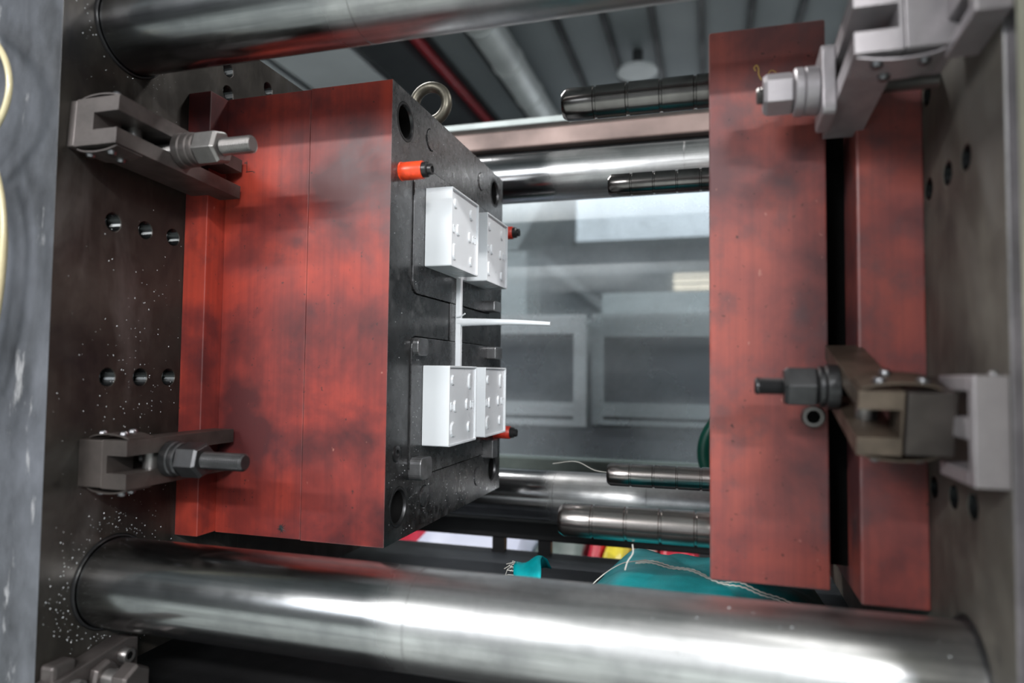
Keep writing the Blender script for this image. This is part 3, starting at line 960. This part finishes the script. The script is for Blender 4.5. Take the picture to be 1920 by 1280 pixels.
e = thing('sprue', 'white plastic sprue with runners sticking out between the boxes', 'sprue', (-0.386, 1.0, 0.0))
bm = B(); prism(bm, [(-0.3865, 0.9935), (-0.3785, 0.9945), (-0.3785, 1.0035), (-0.3865, 1.0045)], 2, -0.01, 0.158)
obj('runner', bm, 'white', e, bevel=0.0008)
for z0, s in ((0.150, 1), (0.002, -1)):
    bm = B(); box(bm, -0.3862, -0.3795, 0.980, 1.0260, z0 - 0.003, z0 + 0.003); obj('gate', bm, 'white', e, bevel=0.0006)
bm = B()
pts = spline([(-0.384, 1.0, 0.0785), (-0.34, 1.0, 0.0787), (-0.29, 1.0, 0.0778), (-0.235, 1.0, 0.0750)], 6)
tube(bm, pts, [0.0066 - 0.0036 * k / (len(pts) - 1) for k in range(len(pts))], 18)
obj('sprue_stick', bm, 'white', e, smooth=True)
bm = B(); tube(bm, spline([(-0.384, 0.993, 0.0865), (-0.376, 0.992, 0.088), (-0.369, 0.990, 0.0915)], 5), [0.0012] * 11, 8)
obj('flash_curl', bm, 'white', e, smooth=True)

# ------------------------------------------------------------------ mould clamps
def hexnut(bm, o, d, s0, s1, r, ph=0.3):
    lathe(bm, o, d, [(s0, r * 0.90), (s0 + 0.0025, r), (s1 - 0.0035, r), (s1, r * 0.86)], 6, phase=ph)


def thread_profile(a, b_, r, pitch=0.0027):
    prof = [(a, r)]
    x = a
    while x < b_ - 0.004:
        prof += [(x + pitch * 0.5, r - 0.0014), (x + pitch, r)]
        x += pitch
    prof += [(b_ - 0.0018, r - 0.0004), (b_, r - 0.0022)]
    return prof


def clamp(label, xface, s, y0, zc, tilt, heel_u, web_u, arm0, arm1, L, bolt, washers, nut, stud, mats, half=0.0265, slot=0.0095, heel_block=None, strap=None):
    """xface: platen face, s: +1 pointing right / -1 pointing left; u is measured out from the platen, y from the near end, z from the middle"""
    e = thing('mould_clamp', label, 'clamp', (xface, y0, zc), 'steel mould clamps bolted to the platens')
    e.rotation_euler = (tilt, 0, 0)
    m_arm, m_heel, m_nut, m_stud, m_wash = mats
    def P(u, y, z):
        return (xface + s * u, y0 + y, zc + z)
    def bx(bm, u0, u1, a0, a1, z0, z1):
        xa, xb = sorted((xface + s * u0, xface + s * u1))
        box(bm, xa, xb, y0 + a0, y0 + a1, zc + z0, zc + z1)
    bm = B(); bx(bm, arm0, arm1, 0.0, L, -half, half)
    fk = obj('fork', bm, m_arm, e, bevel=0.0008)
    c = B(); bx(c, max(web_u, arm0 + 0.001), arm1 + 0.01, -0.01, 0.0362, -slot, slot)
    cut(fk, c)
    c = B(); bx(c, arm0 - 0.01, arm1 + 0.01, 0.036, L + 0.01, -slot, slot)
    cut(fk, c)
    if heel_u[1] - heel_u[0] > 0.002:
        bm = B(); bx(bm, heel_u[0], heel_u[1], 0.0, 0.05, -half + 0.0005, half - 0.0005); obj('heel', bm, m_heel, e, bevel=0.0012)
    # joining pin between the arms
    bm = B(); lathe(bm, P((arm0 + arm1) / 2, 0.050, -slot), (0, 0, 1), [(0, 0.0085), (2 * slot, 0.0085)], 24); obj('cross_pin', bm, 'bolt_grey', e, smooth=True)
    # bent spring leaves with rivets, above and below
    for sg in (1, -1):
        bm = B()
        u0, u1 = heel_u[0] + 0.010, arm1 - 0.002
        nseg = 10; top = []; bot = []
        for k in range(nseg + 1):
            q = k / nseg
            zz = half + 0.0003 + 0.0046 * math.sin(PI * min(1, q * 1.06)) ** 0.6
            uu = u0 + (u1 - u0) * q
            top.append((uu, zz + 0.0016)); bot.append((uu, zz))
        vv = []
        for yy in (0.004, 0.038):
            vv.append([bm.verts.new(P(u, yy, sg * z)) for u, z in top + bot[::-1]])
        n = len(vv[0])
        bm.faces.new(vv[0]); bm.faces.new(vv[1][::-1])
        for k in range(n):
            bm.faces.new((vv[0][k], vv[1][k], vv[1][(k + 1) % n], vv[0][(k + 1) % n]))
        lf = obj('spring_leaf', bm, m_arm, e)
        for (uu, yy) in ((u0 + 0.2 * (u1 - u0), 0.012), (u0 + 0.75 * (u1 - u0), 0.011), (u0 + 0.6 * (u1 - u0), 0.031)):
            bm = B()
            zr = half + 0.0014 + 0.0046 * math.sin(PI * min(1, (uu - u0) / (u1 - u0) * 1.06)) ** 0.6
            lathe(bm, P(uu, yy, sg * zr), (0, 0, sg), [(0, 0.0050), (0.0020, 0.0048), (0.0038, 0.0036), (0.0046, 0.0014)], 14)
            obj('rivet', bm, 'rivet', lf, smooth=True)
    # bolt set (stays square to the platen: undo the tilt about the bolt's own place)
    by, bz, br = bolt
    ca, sa = math.cos(-tilt), math.sin(-tilt)
    ly, lz = by - y0, bz - zc
    ly, lz = ly * ca - lz * sa, ly * sa + lz * ca
    o0 = P(0, ly, lz)
    d = (s, 0, 0)
    if strap:
        u0, u1, hz, hy = strap
        bm = B(); pl = rrect(y0 + ly - hy, y0 + ly + hy, zc + lz - hz, zc + lz + hz, 0.008)
        xa, xb = sorted((xface + s * u0, xface + s * u1))
        prism(bm, pl, 0, xa, xb); obj('strap_washer', bm, m_wash, e, bevel=0.0015)
    for (a, b_, r) in washers:
        bm = B(); lathe(bm, o0, d, [(a, r - 0.0012), (a + 0.0010, r), (b_ - 0.0014, r), (b_, r - 0.0016)], 36); obj('washer', bm, m_wash, e, smooth=True)
    bm = B(); hexnut(bm, o0, d, nut[0], nut[1], nut[2]); obj('nut', bm, m_nut, e, bevel=0.0006)
    bm = B(); lathe(bm, o0, d, [(-0.02, br)] + thread_profile(0.0, stud, br), 24); obj('stud', bm, m_stud, e, smooth=False)
    if heel_block:
        u0, u1, a0, a1, hz = heel_block
        bm = B()
        bx(bm, u0, u1, a0, a0 + 0.012, -hz, hz)                      # front plate
        for (z0, z1) in ((hz - 0.012, hz), (-0.010, 0.008), (-hz, -hz + 0.010)):
            bx(bm, u0, u1, a0 + 0.012, a1, z0, z1)
        bx(bm, u0 , u0 + 0.006, a0 + 0.012, a1, -hz + 0.001, hz - 0.001)
        obj('heel_block', bm, 'clamp_pale', e, bevel=0.001)
    return e


# left platen: upper and lower
clamp('dark forked clamp holding the upper left mould edge', XL, 1, 0.560, 0.2655, -0.055, (0.0, 0.0095), 0.034, 0.0095, 0.067, 0.198,
      (0.652, 0.2595, 0.0102), [(0.067, 0.0775, 0.0205), (0.0775, 0.0875, 0.0200), (0.0875, 0.0945, 0.0190)], (0.0945, 0.1255, 0.0205), 0.166,
      ('clamp', 'clamp', 'bolt_grey', 'bolt_grey', 'clamp'))
clamp('dark forked clamp holding the lower left mould edge', XL, 1, 0.588, -0.1045, 0.0, (0.0, 0.034), 0.040, 0.034, 0.067, 0.170,
      (0.650, -0.1040, 0.0102), [(0.067, 0.0785, 0.0208), (0.0785, 0.086, 0.0195)], (0.086, 0.116, 0.0205), 0.170,
      ('clamp_dark', 'clamp_dark', 'bolt', 'bolt', 'bolt'))
# right platen: upper and lower
clamp('pale blurred clamp holding the upper right mould edge', XR, -1, 0.585, 0.2850, -0.075, (0.014, 0.052), 0.056, 0.053, 0.0885, 0.168,
      (0.690, 0.2720, 0.0085), [(0.1005, 0.1135, 0.0225), (0.1135, 0.1225, 0.0225)], (0.1225, 0.150, 0.0200), 0.156,
      ('clamp_pale', 'clamp_pale', 'clamp_pale', 'bolt_grey', 'clamp_pale'), slot=0.0105, half=0.0285,
      heel_block=(0.0, 0.023, -0.055, 0.010, 0.036), strap=(0.0885, 0.1005, 0.034, 0.026))
clamp('dark blurred clamp holding the lower right mould edge', XR, -1, 0.590, -0.0365, 0.26, (0.020, 0.054), 0.058, 0.056, 0.0885, 0.166,
      (0.672, -0.0096, 0.0084), [(0.0885, 0.1005, 0.0205), (0.1005, 0.1065, 0.0190)], (0.1065, 0.1350, 0.0195), 0.160,
      ('clamp_rust', 'clamp_dark', 'bolt', 'bolt', 'bolt'), slot=0.0115, half=0.026)
# loose packing block below the lower right clamp
e = thing('packing_block', 'pale slotted packing block at the right edge beside the lower clamp', 'block', (0.187, 0.58, -0.077))
bm = B()
box(bm, 0.1757, XR, 0.5485, 0.560, -0.077, 0.002)
box(bm, 0.1757, XR, 0.560, 0.625, -0.0095, 0.002); box(bm, 0.1757, XR, 0.560, 0.622, -0.0445, -0.029); box(bm, 0.1757, XR, 0.560, 0.625, -0.077, -0.066)
obj('block_body', bm, 'clamp_pale', e, bevel=0.0012)
bm = B(); lathe(bm, (0.190, 0.553, 0.002), (0, 0, 1), [(0, 0.0035), (0.0015, 0.0034), (0.003, 0.0022), (0.0036, 0.0008)], 16)
obj('bright_pin', bm, 'key', e, smooth=True)

# grimy clamp low on the left platen
e = thing('mould_clamp', 'grimy grey clamp strap low on the left platen below the tie bar', 'clamp', (XL, 0.56, -0.345))
e.rotation_euler = (0.0, 0, 0)
bm = B(); prism(bm, [(0.490, -0.356), (0.490, -0.334), (0.515, -0.330), (0.640, -0.309), (0.655, -0.313), (0.655, -0.345), (0.640, -0.348)], 0, XL + 0.002, XL + 0.026); obj('strap', bm, 'clamp', e, bevel=0.002)
bm = B(); box(bm, XL, XL + 0.020, 0.552, 0.580, -0.330, -0.309); obj('lug', bm, 'clamp', e, bevel=0.004)
for (y, z) in ((0.572, -0.336), (0.634, -0.3265)):
    bm = B(); lathe(bm, (XL + 0.024, y, z), (1, 0, 0), [(0, 0.0085), (0.010, 0.0085), (0.0115, 0.0075), (0.0115, 0.0046), (0.003, 0.0045)], 20); sk = obj('socket_screw', bm, 'bolt_grey', e, smooth=True)
    bm = B(); lathe(bm, (XL + 0.024, y, z), (1, 0, 0), [(0.002, 0.0046), (0.0107, 0.0046)], 6); obj('socket_shade', bm, 'void', sk)  # solid black plug paints the socket's inner shade
bo = (XL, 0.603, -0.338)
bm = B(); hexnut(bm, bo, (1, 0, 0), 0.026, 0.037, 0.0185); obj('nut', bm, 'clamp', e, bevel=0.0006)
bm = B(); lathe(bm, bo, (1, 0, 0), [(0.026, 0.0100), (0.062, 0.0100)], 20); obj('bolt_shank', bm, 'bolt_grey', e, smooth=True)
bm = B(); hexnut(bm, bo, (1, 0, 0), 0.058, 0.078, 0.0200, 0.5); obj('bolt_head', bm, 'clamp', e, bevel=0.0006)

# ------------------------------------------------------------------ hoses on the left platen edge
def hose(label, pts, r=0.0042):
    bm = B(); tube(bm, spline(pts, 8), r, 12)
    return tag(obj('air_hose', bm, 'hose', smooth=True), label, 'hose', 'cream hoses on the platen edge')


def arc(z0, z1, zc, x0, up, dn, y):
    out = []
    for k in range(13):
        z = z0 + (z1 - z0) * k / 12
        q = (z - zc)
        out.append((x0 - (up if q > 0 else dn) * q * q, y, z))
    return out


hose('cream hose looping at the upper left edge', arc(0.40, 0.215, 0.292, -0.7015, 9.0, 9.5, 0.516), 0.0032)
hose('long cream hose hanging at the left edge', arc(0.232, -0.05, 0.135, -0.6975, 3.2, 0.9, 0.514), 0.0032)
hose('short cream hose behind the long one at the left edge', arc(0.205, -0.02, 0.125, -0.7145, 3.0, 1.2, 0.528), 0.0032)
# dark green hoses by the rear guard
bm = B(); tube(bm, spline([(-0.60, 1.53, 0.02), (-0.545, 1.53, -0.10), (-0.51, 1.53, -0.19), (-0.47, 1.53, -0.28)], 6), 0.016, 12)
tag(obj('green_hose', bm, 'green', smooth=True), 'dark green hose behind the left mould, below the white boxes', 'hose')
bm = B(); tube(bm, spline([(0.03, 1.53, -0.27), (-0.012, 1.53, -0.20), (-0.014, 1.53, -0.14), (0.02, 1.53, -0.08)], 6), 0.014, 12)
tag(obj('green_hose', bm, 'green', smooth=True), 'dark green hose behind the right mould edge', 'hose')

# ------------------------------------------------------------------ teal sack below the mould
def teal_z(x, y):
    z = -0.2635 - 0.085 * max(0.0, y - 0.93)
    z -= 1.1 * max(0.0, y - 1.10) ** 1.3
    z -= 2.2 * max(0.0, 0.84 - y) ** 1.5
    z -= 3.0 * max(0.0, -0.115 - x) ** 1.45
    z -= 0.9 * max(0.0, x - 0.03) ** 1.5
    z += 0.0028 * math.sin(46 * x + 14 * y) * math.sin(11 * y + 3 * x) + 0.0016 * math.sin(95 * x - 30 * y + 1.3) - 0.004 * math.exp(-((x + 0.02 + 0.5 * (y - 1.0)) / 0.012) ** 2)
    return z


e = thing('woven_sack', 'crumpled teal woven sack with white stitched seam below the right mould', 'sack', (-0.01, 0.98, -0.415))
bm = B()
nx, ny = 56, 26
top = []; bot = []
for i in range(nx + 1):
    rt = []; rb_ = []
    for j in range(ny + 1):
        u = i / nx; v = j / ny
        x = -0.215 + 0.40 * u; y = 0.76 + 0.42 * v
        x += 0.012 * math.sin(9 * v) * (1 - u)
        ed = min(1, 9 * u, 9 * (1 - u), 9 * v, 9 * (1 - v))
        z = teal_z(x, y)
        z = -0.412 + (z + 0.412) * (0.12 + 0.88 * math.sqrt(max(ed, 0)))
        rt.append(bm.verts.new((x, y, z))); rb_.append(bm.verts.new((x, y, -0.4145)))
    top.append(rt); bot.append(rb_)
for i in range(nx):
    for j in range(ny):
        bm.faces.new((top[i][j], top[i + 1][j], top[i + 1][j + 1], top[i][j + 1]))
        bm.faces.new((bot[i][j], bot[i][j + 1], bot[i + 1][j + 1], bot[i + 1][j]))
for i in range(nx):
    bm.faces.new((top[i][0], bot[i][0], bot[i + 1][0], top[i + 1][0])); bm.faces.new((top[i][ny], top[i + 1][ny], bot[i + 1][ny], bot[i][ny]))
for j in range(ny):
    bm.faces.new((top[0][j], top[0][j + 1], bot[0][j + 1], bot[0][j])); bm.faces.new((top[nx][j], bot[nx][j], bot[nx][j + 1], top[nx][j + 1]))
obj('sack_body', bm, 'teal', e, smooth=True)
for off in (0.0, 0.012):
    bm = B()
    pts = []
    for k in range(91):
        q = k / 90
        x = -0.105 + 0.215 * q; y = 1.005 - 0.125 * q - off
        pts.append((x, y, teal_z(x, y) + 0.0013 + 0.0006 * math.sin(k * 2.1)))
    tube(bm, pts, 0.0013, 6)
    st = obj('seam_stitch', bm, 'thread', e, smooth=True); st['label'] = 'white stitched seam'
bm = B()
pts = []
for k in range(31):
    q = k / 30
    x = -0.165 + 0.075 * q; y = 0.93 + 0.06 * q
    pts.append((x, y, teal_z(x, y) + 0.004 + 0.004 * math.sin(PI * q)))
tube(bm, pts, 0.0008, 6)
obj('hem', bm, 'thread', e, smooth=True)
# torn scrap with frayed edge
e = thing('sack_scrap', 'small torn teal scrap with frayed edge left of the teal sack', 'scrap', (-0.265, 0.99, -0.415))
bm = B()
gv = []
for i in range(9):
    row = []
    for j in range(7):
        x = -0.285 + 0.042 * i / 8 + 0.004 * math.sin(j * 1.3); y = 0.95 + 0.09 * j / 6
        row.append(bm.verts.new((x, y, -0.412 + 0.122 * math.sin(PI * (0.15 + 0.55 * j / 6)) + 0.003 * math.sin(i * 0.9 + j * 0.5) + 0.014 * i / 8)))
    gv.append(row)
for i in range(8):
    for j in range(6):
        bm.faces.new((gv[i][j], gv[i + 1][j], gv[i + 1][j + 1], gv[i][j + 1]))
o = obj('scrap_body', bm, 'teal', e, smooth=True)
sm = o.modifiers.new('thick', 'SOLIDIFY'); sm.thickness = 0.0015
bm = B()
for k in range(14):
    y = 0.965 + 0.005 * k
    z = -0.412 + 0.122 * math.sin(PI * (0.15 + 0.55 * (y - 0.95) / 0.09))
    tube(bm, [(-0.283, y, z), (-0.291 - 0.006 * random.random(), y, z + random.uniform(-0.006, 0.004)), (-0.297 - 0.008 * random.random(), y + 0.003, z - 0.012 * random.random())], 0.0007, 5)
fr = obj('frayed_threads', bm, 'thread', e); fr['kind'] = 'stuff'
bm = B(); tube(bm, spline([(-0.232, 0.93, -0.19), (-0.0885, 0.80, -0.196), (-0.088, 0.80, -0.206), (-0.094, 0.80, -0.216), (-0.097, 0.80, -0.226)][1:], 5), 0.0008, 6)
tag(obj('plastic_strand', bm, 'thread', smooth=True), 'thin white plastic strand hanging from the lower near guide pin', 'strand')
bm = B(); tube(bm, spline([(-0.172, 1.192, -0.172), (-0.20, 1.20, -0.170), (-0.235, 1.21, -0.158), (-0.28, 1.22, -0.165)], 6), 0.0009, 6)
tag(obj('plastic_strand', bm, 'thread', smooth=True), 'thin white plastic strand at the tip of the lower far guide pin', 'strand')

# ------------------------------------------------------------------ plastic crumbs
def crumbs(name, label, n, place, size):
    bm = B()
    for k in range(n):
        p, nrm = place()
        p = Vector(p); _, u, w = frame_of(nrm)
        nn = Vector(nrm)
        s = random.uniform(*size); a = random.uniform(0, PI)
        d1 = u * math.cos(a) + w * math.sin(a); d2 = nn.cross(d1)
        q = [bm.verts.new(p + d1 * s + nn * 0.0001), bm.verts.new(p - d1 * s * 0.8 + d2 * s * 0.4 + nn * 0.0001), bm.verts.new(p - d2 * s * 0.55 + nn * 0.0001), bm.verts.new(p + nn * s * 0.7)]
        for f in ((0, 1, 3), (1, 2, 3), (2, 0, 3), (0, 2, 1)):
            bm.faces.new([q[i] for i in f])
    o = obj(name, bm, 'white')
    o['label'] = label; o['category'] = 'crumbs'; o['kind'] = 'stuff'


def on_platen():
    if random.random() < 0.6:
        a = random.uniform(0, 2 * PI); r = RB + 0.006 + abs(random.gauss(0, 0.018))
        z0 = ZL if random.random() < 0.75 else ZU
        y, z = YN + r * math.cos(a), z0 + r * math.sin(a)
    else:
        y, z = random.gauss(0.66, 0.04), random.gauss(-0.04, 0.10)
    return (XL, min(max(y, 0.555), 0.728), min(max(z, -0.34), 0.45)), (1, 0, 0)


def on_parting():
    while True:
        y = random.uniform(0.775, 1.22)
        z = random.uniform(-0.21, 0.36) if random.random() < 0.5 else random.uniform(-0.21, -0.12)
        if all(math.hypot(y - a, z - b_) > 0.03 for a, b_ in BUSH) and not (0.825 < y < 1.18 and -0.15 < z < 0.295):
            return (XP, y, z), (1, 0, 0)


def on_insert():
    return (XP + 0.0022, random.uniform(0.84, 0.862), random.choice((random.uniform(0.115, 0.27), random.uniform(-0.11, 0.02)))), (1, 0, 0)


def on_bar():
    a = random.uniform(0.3, 1.3)
    return (random.uniform(-0.1, 0.19), YN - RB * math.cos(a), ZL + RB * math.sin(a)), (0, -math.cos(a), math.sin(a))


crumbs('plastic_crumbs', 'white plastic crumbs stuck to the oily left platen', 620, on_platen, (0.0003, 0.0011))
crumbs('plastic_crumbs', 'white plastic crumbs on the dark mould parting face', 220, on_parting, (0.0003, 0.0011))
crumbs('plastic_crumbs', 'white plastic crumbs on the core insert edges', 40, on_insert, (0.0003, 0.0009))
crumbs('plastic_crumbs', 'white plastic crumbs lying on the near lower tie bar', 14, on_bar, (0.0005, 0.0014))

for o in list(bpy.data.objects):
    if '_o' in o:
        del o['_o']
